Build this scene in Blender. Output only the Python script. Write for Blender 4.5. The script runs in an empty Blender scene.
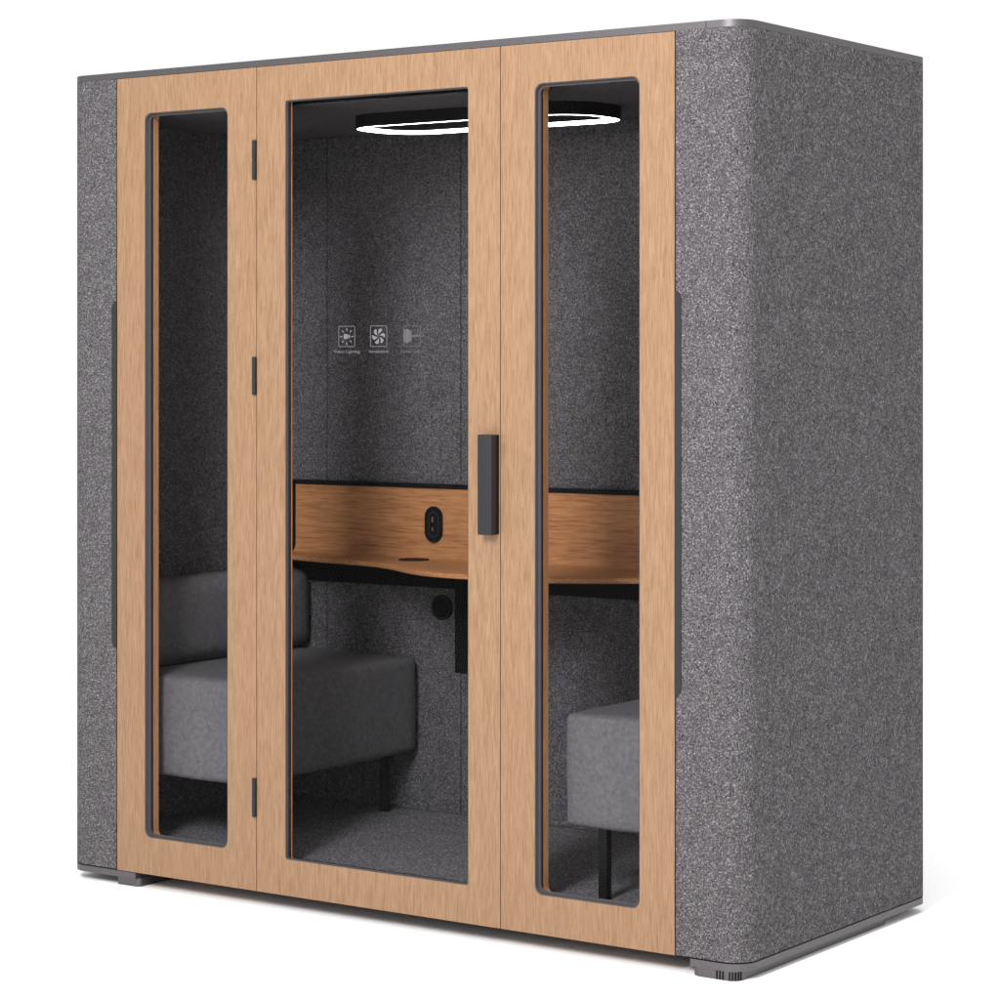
import bpy, bmesh, math
from mathutils import Vector
G = 0.04                      # height of the pod's panel bottoms above the ground
scn = bpy.context.scene
COL = scn.collection
W, D, H, R = 1.767, 0.977, 2.15, 0.060   # timber front width, pod depth, panel height, corner radius
S = 0.184                     # felt flank width each side
X0, X1 = -S, W + S
IX0, IX1, IY1 = -0.150, 1.917, 0.87       # inner faces
FZ, CZ = 0.08, 2.05                      # floor top, ceiling underside

# ------------------------------------------------------------------ materials
def new_mat(name):
    m = bpy.data.materials.new(name); m.use_nodes = True
    nt = m.node_tree; b = nt.nodes['Principled BSDF']
    return m, nt, b
def node(nt, t, **kw):
    n = nt.nodes.new(t)
    for k, v in kw.items():
        if k in n.inputs: n.inputs[k].default_value = v
        else: setattr(n, k, v)
    return n
def coords(nt, scale):
    tc = node(nt, 'ShaderNodeTexCoord'); mp = node(nt, 'ShaderNodeMapping')
    mp.inputs['Scale'].default_value = scale
    nt.links.new(tc.outputs['Object'], mp.inputs['Vector'])
    return mp.outputs['Vector']
def ramp(nt, fac, stops):
    r = node(nt, 'ShaderNodeValToRGB'); e = r.color_ramp.elements
    while len(e) < len(stops): e.new(0.5)
    for i, (p, c) in enumerate(stops):
        e[i].position = p; e[i].color = (*c, 1)
    nt.links.new(fac, r.inputs['Fac']); return r.outputs['Color']
def mix(nt, a, b, fac, mode='MIX'):
    m = node(nt, 'ShaderNodeMix', data_type='RGBA', blend_type=mode)
    for s, v in ((m.inputs[0], fac), (m.inputs[6], a), (m.inputs[7], b)):
        if hasattr(v, 'links') or hasattr(v, 'is_linked'): nt.links.new(v, s)
        else: s.default_value = v
    return m.outputs[2]
def bump(nt, b, h, strength, dist):
    n = node(nt, 'ShaderNodeBump', Strength=strength, Distance=dist)
    nt.links.new(h, n.inputs['Height']); nt.links.new(n.outputs['Normal'], b.inputs['Normal'])

def felt(name, dark, mid, light, sc=245.0, stretch=1.0, mottle=0.10, relief=0.08):
    m, nt, b = new_mat(name)
    v = coords(nt, (1, 1, stretch))
    n1 = node(nt, 'ShaderNodeTexNoise', Scale=sc, Detail=3.0, Roughness=0.72); nt.links.new(v, n1.inputs['Vector'])
    n2 = node(nt, 'ShaderNodeTexNoise', Scale=sc * 0.30, Detail=3.0, Roughness=0.6); nt.links.new(v, n2.inputs['Vector'])
    n3 = node(nt, 'ShaderNodeTexNoise', Scale=22.0, Detail=3.0, Roughness=0.6); nt.links.new(v, n3.inputs['Vector'])
    c1 = ramp(nt, n1.outputs[0], [(0.35, dark), (0.455, mid), (0.54, mid), (0.66, light)])
    c2 = ramp(nt, n2.outputs[0], [(0.32, (0.82,) * 3), (0.68, (1.18,) * 3)])
    c3 = ramp(nt, n3.outputs[0], [(0.30, (1 - mottle,) * 3), (0.70, (1 + mottle,) * 3)])
    o = mix(nt, c1, c2, 1.0, 'MULTIPLY'); o = mix(nt, o, c3, 1.0, 'MULTIPLY')
    nt.links.new(o, b.inputs['Base Color'])
    b.inputs['Roughness'].default_value = 0.95; b.inputs['Specular IOR Level'].default_value = 0.15
    b.inputs['Sheen Weight'].default_value = 0.0
    bump(nt, b, n1.outputs[0], relief, 0.003)
    return m
def wood(name, dark, mid, light, grain_axis, fine=260.0, amt=1.0, rough=0.5):
    m, nt, b = new_mat(name)
    along = 0.045
    sc = [1, 1, 1]; sc[grain_axis] = along
    v = coords(nt, tuple(sc))
    n1 = node(nt, 'ShaderNodeTexNoise', Scale=fine, Detail=2.5, Roughness=0.6); nt.links.new(v, n1.inputs['Vector'])
    n2 = node(nt, 'ShaderNodeTexNoise', Scale=fine * 0.22, Detail=3.0, Roughness=0.6); nt.links.new(v, n2.inputs['Vector'])
    sp = [1, 1, 1]; sp[grain_axis] = 0.16
    v2 = coords(nt, tuple(sp))
    n3 = node(nt, 'ShaderNodeTexNoise', Scale=fine * 0.85, Detail=1.5, Roughness=0.5); nt.links.new(v2, n3.inputs['Vector'])
    c1 = ramp(nt, n1.outputs[0], [(0.32, dark), (0.52, mid), (0.70, light)])
    c2 = ramp(nt, n2.outputs[0], [(0.30, (0.965, 0.96, 0.95)), (0.70, (1.03, 1.035, 1.04))])
    c3 = ramp(nt, n3.outputs[0], [(0.34, (0.80, 0.76, 0.72)), (0.43, (1.0, 1.0, 1.0))])
    o = mix(nt, c1, c2, 1.0, 'MULTIPLY'); o = mix(nt, o, c3, 0.8 * amt, 'MULTIPLY')
    nt.links.new(o, b.inputs['Base Color'])
    b.inputs['Roughness'].default_value = rough; b.inputs['Specular IOR Level'].default_value = 0.25
    bump(nt, b, n1.outputs[0], 0.25, 0.0008)
    return m
def plain(name, col, rough=0.5, metal=0.0, spec=0.5, nscale=180.0, namt=0.08):
    m, nt, b = new_mat(name)
    v = coords(nt, (1, 1, 1))
    n = node(nt, 'ShaderNodeTexNoise', Scale=nscale, Detail=2.0); nt.links.new(v, n.inputs['Vector'])
    c = ramp(nt, n.outputs[0], [(0.3, tuple(x * (1 - namt) for x in col)), (0.7, tuple(x * (1 + namt) for x in col))])
    nt.links.new(c, b.inputs['Base Color'])
    b.inputs['Roughness'].default_value = rough; b.inputs['Metallic'].default_value = metal
    b.inputs['Specular IOR Level'].default_value = spec
    return m
def emit(name, col, s):
    m, nt, b = new_mat(name)
    b.inputs['Base Color'].default_value = (*col, 1)
    b.inputs['Emission Color'].default_value = (*col, 1); b.inputs['Emission Strength'].default_value = s
    return m
def glass(name):
    m, nt, b = new_mat(name)
    nt.nodes.remove(b)
    tr = node(nt, 'ShaderNodeBsdfTransparent'); tr.inputs['Color'].default_value = (0.95, 0.955, 0.96, 1)
    gl = node(nt, 'ShaderNodeBsdfGlossy', Roughness=0.03)
    fr = node(nt, 'ShaderNodeFresnel', IOR=1.09)
    mx = node(nt, 'ShaderNodeMixShader')
    nt.links.new(fr.outputs[0], mx.inputs[0]); nt.links.new(tr.outputs[0], mx.inputs[1]); nt.links.new(gl.outputs[0], mx.inputs[2])
    nt.links.new(mx.outputs[0], nt.nodes['Material Output'].inputs['Surface'])
    return m

M = dict(
    felt=felt('grey_felt', (0.010, 0.009, 0.010), (0.070, 0.064, 0.0685), (0.232, 0.227, 0.230)),
    felt_in=felt('inner_felt', (0.014, 0.013, 0.014), (0.075, 0.069, 0.073), (0.205, 0.200, 0.203)),
    carpet=felt('carpet', (0.022, 0.020, 0.022), (0.115, 0.107, 0.114), (0.36, 0.35, 0.36), sc=130.0),
    oak=wood('oak_veneer', (0.192, 0.105, 0.055), (0.247, 0.145, 0.082), (0.280, 0.170, 0.099), 2, fine=370.0, amt=0.5, rough=0.6),
    oak_in=wood('oak_inner', (0.42, 0.19, 0.085), (0.50, 0.235, 0.105), (0.56, 0.28, 0.13), 2),
    walnut=wood('desk_veneer', (0.24, 0.100, 0.038), (0.38, 0.170, 0.070), (0.45, 0.213, 0.095), 0, fine=300.0, amt=0.5, rough=0.4),
    trim=plain('grey_trim', (0.132, 0.124, 0.130), 0.5, 1.0, 0.5),
    lip=plain('grey_window_trim', (0.045, 0.040, 0.045), 0.6),
    black=plain('black_plastic', (0.0045, 0.0045, 0.005), 0.6, 0, 0.12),
    gasket=plain('gasket', (0.016, 0.016, 0.019), 0.6, 0, 0.3),
    dark=plain('dark_metal', (0.020, 0.0195, 0.021), 0.55, 0.0, 0.2),
    upholstery=felt('upholstery', (0.090, 0.085, 0.090), (0.109, 0.103, 0.108), (0.132, 0.126, 0.131), sc=300.0, mottle=0.04, relief=0.1),
    lamp=emit('lamp_diffuser', (1.0, 0.985, 0.97), 13.0),
    glass=glass('clear_glass'),
    decal=plain('decal_film', (0.145, 0.14, 0.145), 0.7, 0, 0.2), decal_dimmed=plain('dimmed_film', (0.085, 0.081, 0.085), 0.7, 0, 0.2),  # darker film copy: fading against the background light is put into its colour
    glint=plain('orange_glint', (0.55, 0.28, 0.14), 0.35, 0.8),  # orange for the reflection painted inside the socket
    white=plain('white_floor', (0.97, 0.97, 0.97), 0.9, 0, 0.02, 3.0, 0.001),
)

# ------------------------------------------------------------------ mesh helpers (all in pod coordinates)
def link(name, bm, mat, parent=None, smooth=35, origin=None):
    bmesh.ops.recalc_face_normals(bm, faces=bm.faces)
    for v in bm.verts: v.co.z += G
    o = Vector((0, 0, 0))
    p = parent
    while p is not None: o += p.location; p = p.parent
    if origin is not None: org = Vector(origin)
    else:
        xs = [v.co for v in bm.verts]
        org = sum(xs, Vector()) / len(xs)
    for v in bm.verts: v.co -= org
    me = bpy.data.meshes.new(name); bm.to_mesh(me); bm.free()
    if smooth:
        me.polygons.foreach_set('use_smooth', [True] * len(me.polygons))
        me.set_sharp_from_angle(angle=math.radians(smooth))
    me.materials.append(mat)
    ob = bpy.data.objects.new(name, me); COL.objects.link(ob)
    ob.parent = parent; ob.location = org - o
    return ob
def empty(name, loc, label, cat, group=None):
    o = bpy.data.objects.new(name, None); COL.objects.link(o); o.location = loc
    o['label'] = label; o['category'] = cat
    if group: o['group'] = group
    return o
def box(bm, x0, x1, y0, y1, z0, z1, r=0.0, seg=3):
    t = bmesh.new()
    bmesh.ops.create_cube(t, size=1)
    for v in t.verts:
        v.co = Vector(((x0 + x1) / 2 + v.co.x * (x1 - x0), (y0 + y1) / 2 + v.co.y * (y1 - y0), (z0 + z1) / 2 + v.co.z * (z1 - z0)))
    if r > 0: bmesh.ops.bevel(t, geom=list(t.edges), offset=r, segments=seg, profile=0.5, affect='EDGES')
    me = bpy.data.meshes.new('t'); t.to_mesh(me); t.free(); bm.from_mesh(me); bpy.data.meshes.remove(me)
    return bm
def prism_z(bm, pts, z0, z1, holes=None):
    lo = [bm.verts.new((x, y, z0)) for x, y in pts]; hi = [bm.verts.new((x, y, z1)) for x, y in pts]
    bm.faces.new(lo[::-1]); bm.faces.new(hi)
    n = len(pts)
    for i in range(n): bm.faces.new((lo[i], lo[(i + 1) % n], hi[(i + 1) % n], hi[i]))
    return bm
def prism_y(bm, pts, y0, y1):
    lo = [bm.verts.new((x, y0, z)) for x, z in pts]; hi = [bm.verts.new((x, y1, z)) for x, z in pts]
    bm.faces.new(lo); bm.faces.new(hi[::-1])
    n = len(pts)
    for i in range(n): bm.faces.new((lo[i], lo[(i + 1) % n], hi[(i + 1) % n], hi[i]))
    return bm
def rr(a0, a1, b0, b1, r, n=8):
    """rounded rectangle outline; r a number or four radii (a1b0, a1b1, a0b1, a0b0)"""
    rs = r if isinstance(r, (tuple, list)) else (r,) * 4
    out = []
    for (ca, cb, sa, sb, st), q in zip(((a1, b0, -1, 1, -90), (a1, b1, -1, -1, 0), (a0, b1, 1, -1, 90), (a0, b0, 1, 1, 180)), rs):
        q = max(q, 1e-5)
        for k in range(n + 1):
            t = math.radians(st + 90 * k / n)
            out.append((ca + sa * q + q * math.cos(t), cb + sb * q + q * math.sin(t)))
    return out
def stadium(cx, cz, w, h, n=14):
    return rr(cx - w / 2, cx + w / 2, cz - h / 2, cz + h / 2, min(w, h) / 2 - 1e-5, n)
def ring_y(bm, o, i, y0, y1):
    """frame between two outlines of equal count, between depths y0 and y1"""
    a = [bm.verts.new((x, y0, z)) for x, z in o]; b = [bm.verts.new((x, y0, z)) for x, z in i]
    c = [bm.verts.new((x, y1, z)) for x, z in o]; d = [bm.verts.new((x, y1, z)) for x, z in i]
    n = len(o)
    for k in range(n):
        j = (k + 1) % n
        bm.faces.new((a[k], a[j], b[j], b[k])); bm.faces.new((c[k], d[k], d[j], c[j]))
        bm.faces.new((a[k], c[k], c[j], a[j])); bm.faces.new((b[k], b[j], d[j], d[k]))
    return bm
def ring_z(bm, o, i, z0, z1):
    a = [bm.verts.new((x, y, z0)) for x, y in o]; b = [bm.verts.new((x, y, z0)) for x, y in i]
    c = [bm.verts.new((x, y, z1)) for x, y in o]; d = [bm.verts.new((x, y, z1)) for x, y in i]
    n = len(o)
    for k in range(n):
        j = (k + 1) % n
        bm.faces.new((a[k], a[j], b[j], b[k])); bm.faces.new((c[k], d[k], d[j], c[j]))
        bm.faces.new((a[k], c[k], c[j], a[j])); bm.faces.new((b[k], b[j], d[j], d[k]))
    return bm
B = bmesh.new

# ------------------------------------------------------------------ setting
gm = B(); box(gm, -60, 60, -60, 60, -0.02 - G, 0.0 - G)
gnd = link('ground', gm, M['white'], None, origin=(0, 0, 0)); gnd['kind'] = 'structure'

# ------------------------------------------------------------------ the pod
pod = empty('office_pod', (W / 2, D / 2, 0), 'grey felt office booth with three oak framed glass front panels', 'office pod')

# felt shell: U-shaped plan, open at the timber front
outer = []
def arc(cx, cy, r, a0, a1, n=14):
    return [(cx + r * math.cos(math.radians(a0 + (a1 - a0) * k / n)), cy + r * math.sin(math.radians(a0 + (a1 - a0) * k / n))) for k in range(n + 1)]
g = 0.003
pts = [(-g, 0.0)] + arc(X0 + R, R, R, 270, 180) + arc(X0 + R, D - R, R, 180, 90) + arc(X1 - R, D - R, R, 90, 0) + arc(X1 - R, R, R, 0, -90) + [(W + g, 0.0)]
ri = 0.03
pts += [(W + g, 0.065)] + arc(IX1 - ri, 0.065 + ri, ri, -90, 0, 5) + arc(IX1 - ri, IY1 - ri, ri, 0, 90, 5) + arc(IX0 + ri, IY1 - ri, ri, 90, 180, 5) + arc(IX0 + ri, 0.065 + ri, ri, 180, 270, 5) + [(-g, 0.065)]
shell = link('shell', prism_z(B(), pts, 0.003, H - 0.0005), M['felt'], pod)
shell['label'] = 'grey melange felt wall with rounded corners'

roof = B(); prism_z(roof, rr(X0, X1, 0, D, R, 14), H, H + 0.017)
link('roof', roof, M['trim'], pod)
seam = B(); box(seam, 1.8500, 1.8512, -0.0006, 0.02, H + 0.0005, H + 0.0165); link('roof_joint', seam, M['black'], pod)
def base_outline(i):
    # outer plan of the booth, recessed under the timber front between the feet
    return (arc(X0 + R, R, R - i, 270, 180) + arc(X0 + R, D - R, R - i, 180, 90) + arc(X1 - R, D - R, R - i, 90, 0)
            + arc(X1 - R, R, R - i, 0, -90) + [(1.808, i), (1.808, 0.13), (0.068, 0.13), (0.068, i)])
base = B(); prism_z(base, base_outline(0.0), -0.017, -0.0005)
link('base_plate', base, M['trim'], pod)
gapb = B(); prism_z(gapb, base_outline(0.002), -0.0005, 0.003)
link('shadow_gap', gapb, M['black'], pod)

# skids / feet
def skid(x0, x1, y0, y1, r):
    b = B(); prism_z(b, rr(x0, x1, y0, y1, r, 8), -0.0395, -0.017); return b
link('foot', skid(1.805, 1.932, 0.003, 0.775, 0.03), M['trim'], pod)
link('foot', skid(-0.014, 0.072, 0.010, 0.775, 0.014), M['trim'], pod)
rb = B()
for k in range(8):                       # grip ribs on the front corner of the right foot
    a = math.radians(-112 + 13 * k) if k > 2 else None
    if a is None:
        x = 1.878 + 0.008 * k; y = 0.003
    else:
        x = 1.902 + 0.03 * math.cos(a); y = 0.033 + 0.03 * math.sin(a)
    box(rb, x - 0.0016, x + 0.0016, y - 0.0016, y + 0.002, -0.0385, -0.0195)
link('foot_grip', rb, M['black'], pod)

# inside of the pod
fl = B(); prism_z(fl, rr(IX0 + .001, IX1 - .001, 0.066, IY1 - .001, 0.0290, 4), 0.003, FZ); link('carpet', fl, M['carpet'], pod)
cl = B(); prism_z(cl, rr(IX0 + .001, IX1 - .001, 0.066, IY1 - .001, 0.0290, 4), CZ, H - 0.001); link('ceiling', cl, M['felt_in'], pod)
seams = [IX0 + 0.012, 0.04, 0.532, 1.237, 1.727, IX1 - 0.012]
for a, b in zip(seams[:-1], seams[1:]):
    q = B(); box(q, a + 0.0014, b - 0.0014, 0.858, IY1 + 0.002, FZ + 0.001, CZ - 0.001, 0.0012, 1)
    link('wall_panel', q, M['felt_in'], pod)
for a in seams[1:-1]:
    q = B(); box(q, a - 0.0013, a + 0.0013, 0.8605, IY1 + 0.001, FZ + 0.001, CZ - 0.001)
    link('panel_joint', q, M['black'], pod)
for x0, x1 in ((IX0 - 0.002, IX0 + 0.010), (IX1 - 0.010, IX1 + 0.002)):
    q = B(); box(q, x0, x1, 0.07, 0.856, FZ + 0.001, CZ - 0.001, 0.0012, 1)
    link('side_lining', q, M['felt_in'], pod)
sill = B(); box(sill, 0.002, W - 0.002, 0.0645, 0.0655, 0.003, 0.086); link('threshold', sill, M['black'], pod)
head = B(); box(head, 0.002, W - 0.002, 0.0645, 0.0655, 2.0525, H - 0.001); link('door_head', head, M['black'], pod)

def slab_parts(parent, x0, x1, win, r, lipw, d1, d2, t):
    """trim lining, gasket, glass and inner wood frame of one opening"""
    a0, a1, b0, b1 = win
    n = 8; low = 0.010 if t > 0.04 else 0.004
    O = rr(a0 - 0.0, a1 + 0.0, b0 - 0.0, b1 + 0.0, r, n)
    I = rr(a0 + lipw, a1 - lipw, b0 + lipw, b1 - lipw, max(r - lipw * .6, 0.001), n)
    O2 = rr(a0 + .0006, a1 - .0006, b0 + .0006, b1 - .0006, r, n)
    T = rr(a0 + .0022, a1 - .0022, b0 + .0022, b1 - .0022, r, n)
    big = rr(x0 + .0016, x1 - .0016, 0.0016, H - 0.0016, 0.0008, n)
    b = B(); ring_y(b, O2, T, 0.001, d1 - .0002); ring_y(b, rr(a0 - .01, a1 + .01, b0 - .01, b1 + .01, r + .01, n), I, d1 + .0001, d1 + 0.003)
    link('window_trim', b, M['lip'], parent)
    b = B(); ring_y(b, big, rr(a0 + lipw + .001, a1 - lipw - .001, b0 + lipw - low, b1 - lipw + low, max(r - lipw * .6, 0.001), n), d1 + 0.0032, d2)
    link('gasket', b, M['gasket'], parent)
    b = B(); ring_y(b, big, rr(a0 + lipw + .0016, a1 - lipw - .0016, b0 + lipw - low, b1 - lipw + low, max(r - lipw * .4, 0.001), n), d2 + 0.0002, t)
    link('inner_frame', b, M['oak_in'], parent)
    b = B(); gm0 = (d1 + d2) / 2 + .0025
    box(b, a0 + lipw * .5, a1 - lipw * .5, gm0 - .003, gm0 + .003, b0 + lipw * .5, b1 - lipw * .5)
    link('window_pane', b, M['glass'], parent)

def front_panel(name, x0, x1, win, r, lipw, d1, d2, t):
    e = 0.0013
    b = B(); n = 8
    O = rr(x0 + e, x1 - e, 0.0012, H - 0.0012, 0.0008, n)
    I = rr(*win, r, n)
    ring_y(b, O, I, 0.0, d1)
    p = link(name, b, M['oak'], pod)
    slab_parts(p, x0, x1, win, r, lipw, d1, d2, t)
    return p
lp = front_panel('side_panel', 0.0, 0.496, (0.102, 0.397, 0.101, 2.051), 0.022, 0.0085, 0.012, 0.024, 0.044)
lp['label'] = 'fixed oak panel with narrow window beside the hinges'
rp = front_panel('side_panel', 1.272, W, (1.373, 1.671, 0.097, 2.052), 0.022, 0.0085, 0.012, 0.024, 0.044)
rp['label'] = 'fixed oak panel with narrow window beside the door handle'
door = front_panel('door', 0.496, 1.272, (0.593, 1.176, 0.095, 2.057), 0.008, 0.0040, 0.004, 0.018, 0.0222)
door['label'] = 'oak framed glass door with dark pull handle'

# hinges (on the door)
for z0, z1 in ((1.856, 1.959), (1.295, 1.394), (0.195, 0.296)):
    b = B(); zm = (z0 + z1) / 2
    box(b, 0.4870, 0.4968, -0.009, 0.0, z0, zm - .0008, 0.0015, 2); box(b, 0.4870, 0.4968, -0.009, 0.0, zm + .0008, z1, 0.0015, 2)
    box(b, 0.4880, 0.4960, -0.008, 0.0, zm - .001, zm + .001)
    link('hinge', b, M['dark'], door)
# handle
b = B(); box(b, 1.2270, 1.2680, -0.034, -0.010, 0.960, 1.204, 0.0022, 3)
hd = link('handle', b, M['dark'], door)
b = B(); box(b, 1.2290, 1.2684, -0.0102, 0.0, 0.9608, 1.2032, 0.001, 1)
link('handle_base_shade', b, M['black'], door)  # black base stands in for the shadow behind the handle

# pull recesses between felt and timber
for s, x in ((1, W), (-1, 0.0)):
    o = []
    w_, z0, z1 = 0.0175, 0.605, 1.545
    rad = 0.0165
    o = [(x + s * 0.0005, z0)] + [(x + s * (w_ - rad + rad * math.sin(t * math.pi / 16)), z0 + rad - rad * math.cos(t * math.pi / 16)) for t in range(9)] \
        + [(x + s * (w_ - rad + rad * math.cos(t * math.pi / 16)), z1 - rad + rad * math.sin(t * math.pi / 16)) for t in range(9)] + [(x + s * 0.0005, z1)]
    b = B(); prism_y(b, o, -0.0022, 0.004)
    link('recessed_pull', b, M['dark'], pod)

# decals on the door glass
YG = 0.0093
def decal(name, build, label=None, mat='decal'):
    b = B(); build(b)
    o = link(name, b, M[mat], door, smooth=0)
    if label: o['label'] = label
    return o
def quad(b, pts, y=YG):
    prism_y(b, pts, y, y + 0.0006)
def bar(b, xa, za, xb, zb, w):
    d = Vector((xb - xa, zb - za)); d.normalize(); nx, nz = -d.y * w / 2, d.x * w / 2
    quad(b, [(xa + nx, za + nz), (xb + nx, zb + nz), (xb - nx, zb - nz), (xa - nx, za - nz)])
IC = [(0.788, 1.4455), (0.8905, 1.4455), (0.9955, 1.4455)]
HS = 0.0265
def sq(b, c):
    x, z = c
    ring_y(b, rr(x - HS, x + HS, z - HS, z + HS, 0.003, 3), rr(x - HS + .0012, x + HS - .0012, z - HS + .0012, z + HS - .0012, 0.002, 3), YG, YG + 0.0006)
def icon_lamp(b):
    x, z = IC[0]; sq(b, IC[0])
    quad(b, [(x - .0095, z - .006), (x + .0025, z - .006), (x + .0025, z + .006), (x - .0095, z + .006)])
    quad(b, [(x + .0045, z - .003), (x + .0095, z - .0055), (x + .0095, z + .0055), (x + .0045, z + .003)])
    for k in range(8):
        a = k * math.pi / 4; c, s = math.cos(a), math.sin(a); r0 = 0.0145; r1 = 0.0215
        bar(b, x + c * r0, z + s * r0, x + c * r1, z + s * r1, 0.0025)
def icon_fan(b):
    x, z = IC[1]; sq(b, IC[1])
    for k in range(6):
        a = math.radians(60 * k + 20); pl = []
        for (r, da) in ((.0025, 0), (.008, -8), (.014, -22), (.0195, -30), (.0205, -12), (.0185, 8), (.0125, 16), (.0065, 14)):
            t = a + math.radians(da); pl.append((x + r * math.cos(t), z + r * math.sin(t)))
        quad(b, pl)
def icon_plug(b):
    x, z = IC[2]; sq(b, IC[2])
    quad(b, [(x - .025, z - .016), (x - .021, z - .016), (x - .021, z + .016), (x - .025, z + .016)])
    quad(b, [(x - .0195, z - .018), (x - .013, z - .018), (x - .006, z - .012), (x - .006, z + .012), (x - .013, z + .018), (x - .0195, z + .018)])
    quad(b, [(x - .0045, z - .016), (x - .001, z - .014), (x - .001, z + .014), (x - .0045, z + .016)])
    bar(b, x - .001, z, x + .031, z, 0.0028)
decal('icon', icon_lamp, 'white lamp symbol in a square outline')
decal('icon', icon_fan, 'white fan symbol in a square outline')
decal('icon', icon_plug, 'white plug symbol with cable in a square outline', 'decal_dimmed')
def words(txt, cx, cz, width, label, mat='decal'):
    cu = bpy.data.curves.new('t', 'FONT'); cu.body = txt; cu.size = 0.0115; cu.align_x = 'CENTER'; cu.extrude = 0.0002
    cu.offset = -0.0001
    ob = bpy.data.objects.new('t', cu); COL.objects.link(ob)
    bpy.context.view_layer.update()
    dg = bpy.context.evaluated_depsgraph_get(); me = bpy.data.meshes.new_from_object(ob.evaluated_get(dg))
    xs = [v.co.x for v in me.vertices]; k = width / (max(xs) - min(xs))
    b = B(); b.from_mesh(me)
    for v in b.verts:
        v.co = Vector((cx + v.co.x * k, YG + 0.0003 - v.co.z, cz + v.co.y))
    bpy.data.objects.remove(ob); bpy.data.meshes.remove(me)
    o = link('lettering', b, M[mat], door, smooth=0); o['label'] = label
words('Video Lighting', 0.788, 1.4035, 0.084, 'small white words reading Video Lighting')
words('Ventilation', 0.8905, 1.4035, 0.064, 'small white word reading Ventilation')
words('Power outlet', 0.9955, 1.4035, 0.068, 'small faint words reading Power outlet', 'decal_dimmed')

# ------------------------------------------------------------------ desk on the back wall
desk = empty('wall_desk', (W / 2, 0.8, G + 0.8), 'curved brown timber desk with upstand on the back wall inside', 'desk')
CX = W / 2
prof = [(0.0, .450), (.1, .452), (.2, .474), (.3, .525), (.4, .592), (.5, .640), (.6, .662), (.72, .682), (.86, .715), (1.0, .74)]
def edge(u):
    t = abs(u - CX)
    for i in range(len(prof) - 1):
        if prof[i][0] <= t <= prof[i + 1][0]:
            p0 = prof[max(i - 1, 0)][1] if i > 0 else prof[1][1]
            p1, p2 = prof[i][1], prof[i + 1][1]; p3 = prof[min(i + 2, len(prof) - 1)][1]
            s = (t - prof[i][0]) / (prof[i + 1][0] - prof[i][0])
            return 0.5 * (2 * p1 + (p2 - p0) * s + (2 * p0 - 5 * p1 + 4 * p2 - p3) * s * s + (3 * p1 - p0 - 3 * p2 + p3) * s ** 3)
    return prof[-1][1]
TZ, BV, TH, BT = 0.813, 0.832, 0.014, 1.016
def section(u):
    e = edge(u); r = 0.026
    up = [(BV, BT)] + [(BV - r + r * math.cos(math.radians(a)), TZ + r - r * math.sin(math.radians(a))) for a in range(0, 91, 15)]
    up += [(e + (BV - r - e) * (1 - k / 4), TZ) for k in range(1, 4)] + [(e + .004, TZ), (e + .001, TZ - .002), (e, TZ - .006)]
    dn = [(e, TZ - TH + .004), (e + .001, TZ - TH + .001), (e + .004, TZ - TH), (BV + .004, TZ - TH), (BV + .012, TZ - TH + .008), (BV + .012, BT)]
    return up + dn
b = B(); N = 90; u0, u1 = -0.059, 1.826; rows = []
for i in range(N + 1):
    u = u0 + (u1 - u0) * i / N
    rows.append([b.verts.new((u, v, z)) for v, z in section(u)])
n = len(rows[0])
for i in range(N):
    for k in range(n):
        b.faces.new((rows[i][k], rows[i][(k + 1) % n], rows[i + 1][(k + 1) % n], rows[i + 1][k]))
b.faces.new(rows[0]); b.faces.new(rows[-1][::-1])
link('desk_top', b, M['walnut'], desk, smooth=40)
b = B(); box(b, -0.105, 1.872, 0.8442, 0.8578, 0.729, 1.029, 0.001, 1); box(b, -0.059, 1.826, 0.828, 0.8442, 1.0165, 1.029, 0.001, 1)
box(b, -0.105, -0.0595, 0.80, 0.8442, 0.80, 1.029, 0.001, 1)
box(b, 1.8265, 1.872, 0.80, 0.8442, 0.80, 1.029, 0.001, 1)
link('backing_board', b, M['black'], desk)
b = B(); box(b, 0.585, 0.72, 0.755, 0.8440, 0.502, TZ - TH - 0.0005, 0.002, 2); link('cable_box', b, M['black'], desk)
# wall socket in the upstand
sx, sz = 0.457, 0.913
b = B(); prism_y(b, stadium(sx, sz, 0.062, 0.104), BV - 0.005, BV - 0.0002)
sk = link('power_socket', b, M['black'], desk)
b = B(); ring_y(b, stadium(sx + .002, sz, 0.036, 0.074), stadium(sx + .002, sz, 0.030, 0.068), BV - 0.0075, BV - 0.005)
link('socket_rim', b, M['dark'], sk)
b = B(); box(b, sx - .004, sx - .0005, BV - 0.0066, BV - 0.005, sz + .006, sz + .022); box(b, sx - .004, sx - .0005, BV - 0.0066, BV - 0.005, sz - .018, sz - .009)
link('socket_glint', b, M['glint'], sk)  # orange slits imitate the reflection inside the socket
b = B(); bmesh.ops.create_cone(b, cap_ends=True, segments=40, radius1=0.045, radius2=0.043, depth=0.003)
for v in b.verts: v.co += Vector((0.429, 0.772, TZ + 0.0016))
link('charging_disc', b, M['black'], desk)
# round wall vent below the desk
b = B(); cx, cz = 0.468, 0.672
prism_y(b, rr(cx - .036, cx + .036, cz - .036, cz + .036, 0.0359, 12), 0.850, 0.8579)
vent = link('round_cap', b, M['black'], pod)
b = B(); ring_y(b, rr(cx - .033, cx + .033, cz - .033, cz + .033, 0.0329, 12), rr(cx - .030, cx + .030, cz - .030, cz + .030, 0.0299, 12), 0.8485, 0.850)
link('cap_rim', b, M['dark'], vent)

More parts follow.
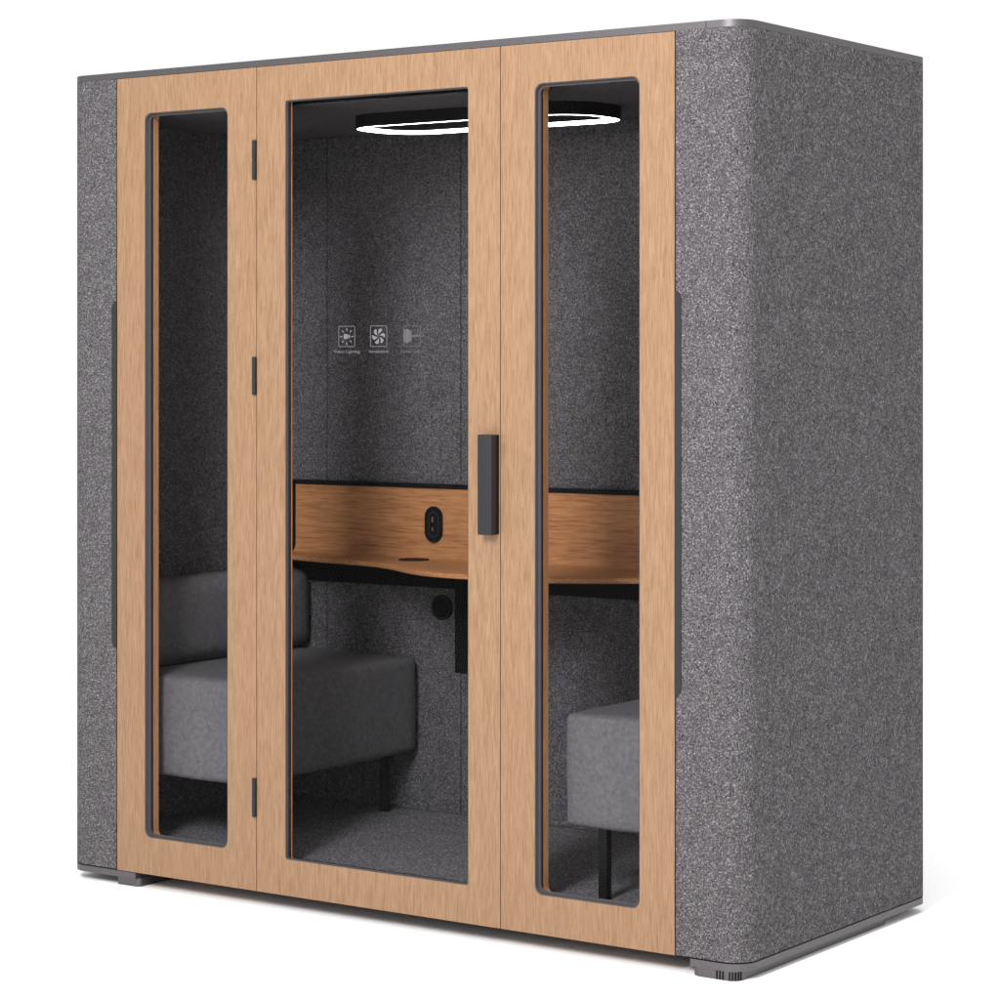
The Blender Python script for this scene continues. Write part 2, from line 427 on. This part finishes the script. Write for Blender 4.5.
# ------------------------------------------------------------------ ceiling lamp
LX, LY, LZ = 0.8815, 0.490, 2.015
lampo = empty('ceiling_lamp', (LX, LY, G + CZ), 'black oval ring lamp glowing white under the booth ceiling', 'lamp')
LL, LW = 0.785, 0.30
def st(d): return rr(LX - LL / 2 + d, LX + LL / 2 - d, LY - LW / 2 + d, LY + LW / 2 - d, LW / 2 - 0.02 - d, 22)
b = B(); ring_z(b, st(0), st(0.004), LZ, CZ - 0.0005); ring_z(b, st(0.004), st(0.026), LZ + 0.0095, CZ - 0.0005)
link('housing', b, M['black'], lampo)
b = B(); ring_z(b, st(0.0042), st(0.0250), LZ + 0.001, LZ + 0.0093)
link('diffuser', b, M['lamp'], lampo)

# ------------------------------------------------------------------ sofas
def soft(x0, x1, y0, y1, z0, z1, r, bulge=0.004):
    b = B(); bmesh.ops.create_cube(b, size=1)
    bmesh.ops.subdivide_edges(b, edges=list(b.edges), cuts=15, use_grid_fill=True)
    c = Vector(((x0 + x1) / 2, (y0 + y1) / 2, (z0 + z1) / 2)); h = Vector(((x1 - x0) / 2, (y1 - y0) / 2, (z1 - z0) / 2))
    from mathutils import noise
    for v in b.verts:
        # keep grid lines close to the corners, then round them
        p = Vector([math.copysign(1 - (1 - abs(2 * t)) ** 1.5, t) for t in v.co])
        q = Vector([p[i] * h[i] for i in range(3)])
        inner = Vector([max(-h[i] + r, min(h[i] - r, q[i])) for i in range(3)])
        dlt = q - inner
        if dlt.length > 1e-7: q = inner + dlt.normalized() * r
        for i in range(3):
            if abs(p[i]) > 0.999:
                j, k = [a for a in range(3) if a != i]
                q[i] += math.copysign(bulge * (1 - p[j] ** 2) * (1 - p[k] ** 2), p[i])
        q += Vector((0, 0, 1)) * 0
        nz = noise.noise((q + c) * 9.0) * 0.0016
        v.co = c + q * (1 + nz / 0.2)
    return b
def sofa(name, s, label):
    """s = +1: back against the wall at small x; -1: mirrored"""
    X = (lambda x: x) if s > 0 else (lambda x: W + 0.024 - x)
    def ext(a, b_): return (min(X(a), X(b_)), max(X(a), X(b_)))
    root = empty(name, (X(0.11), 0.46, G + FZ), label, 'sofa', 'facing sofas in the booth')
    link('seat', soft(*ext(-0.130, 0.392), 0.085, 0.842, 0.252, 0.527, 0.020), M['upholstery'], root, smooth=60)
    link('backrest', soft(*ext(-0.130, -0.004), 0.088, 0.856, 0.532, 0.769, 0.045), M['upholstery'], root, smooth=60)
    fx = 0.318 if s > 0 else 0.290
    f = B(); x0, x1 = ext(-0.10, fx - 0.02); box(f, x0, x1, 0.16, 0.77, 0.238, 0.254, 0.001, 1)
    link('seat_frame', f, M['black'], root)
    for lx in (-0.09, fx):
        for ly in (0.114, 0.780):
            f = B(); x0, x1 = ext(lx - 0.0118, lx + 0.0118); box(f, x0, x1, ly - 0.0118, ly + 0.0118, FZ + 0.0005, 0.254, 0.0015, 2)
            link('leg', f, M['black'], root)
    return root
sofa('sofa', 1, 'grey upholstered sofa with low backrest near the door hinges')
sofa('sofa', -1, 'grey upholstered sofa half hidden, behind the narrow window beside the handle')

# ------------------------------------------------------------------ light and camera
w = bpy.data.worlds.new('World'); scn.world = w; w.use_nodes = True
bg = w.node_tree.nodes['Background']; bg.inputs['Color'].default_value = (1, 1, 1, 1); bg.inputs['Strength'].default_value = 1.03
def area(name, loc, target, sx, sy, power, col=(1, 1, 1)):
    l = bpy.data.lights.new(name, 'AREA'); l.shape = 'RECTANGLE'; l.size = sx; l.size_y = sy; l.energy = power; l.color = col
    o = bpy.data.objects.new(name, l); COL.objects.link(o); o.location = loc
    d = Vector(target) - Vector(loc); o.rotation_euler = d.to_track_quat('-Z', 'Y').to_euler()
    return o
area('front_softbox', (2.2, -4.5, 3.7), (0.9, 0.2, 1.0), 1.0, 1.9, 330)
area('top_fill', (2.7, -0.7, 5.6), (2.6, -0.4, 0), 4.0, 4.0, 150)  # added overhead fill, only to whiten the floor around the pod

cam = bpy.data.cameras.new('camera'); co = bpy.data.objects.new('camera', cam); COL.objects.link(co)
co.location = (4.865, -5.133, 1.378 + G); co.rotation_euler = (math.radians(90), 0, math.radians(35))
cam.sensor_width = 36; cam.lens = 36 * 2.574; cam.shift_x = 0.0; cam.shift_y = -0.137
cam.clip_end = 300; cam.clip_start = 0.1
scn.camera = co
scn.view_settings.view_transform = 'Standard'; scn.view_settings.look = 'None'
scn.view_settings.exposure = 0; scn.view_settings.gamma = 1; scn.view_settings.use_curve_mapping = False
scn.cycles.use_denoising = True
scn.cycles.denoiser = 'OPENIMAGEDENOISE'; scn.cycles.denoising_input_passes = 'RGB_ALBEDO_NORMAL'
scn.cycles.max_bounces = 10; scn.cycles.transparent_max_bounces = 16
scn.cycles.sample_clamp_indirect = 4.0
scn.render.resolution_x = 1024; scn.render.resolution_y = 1024
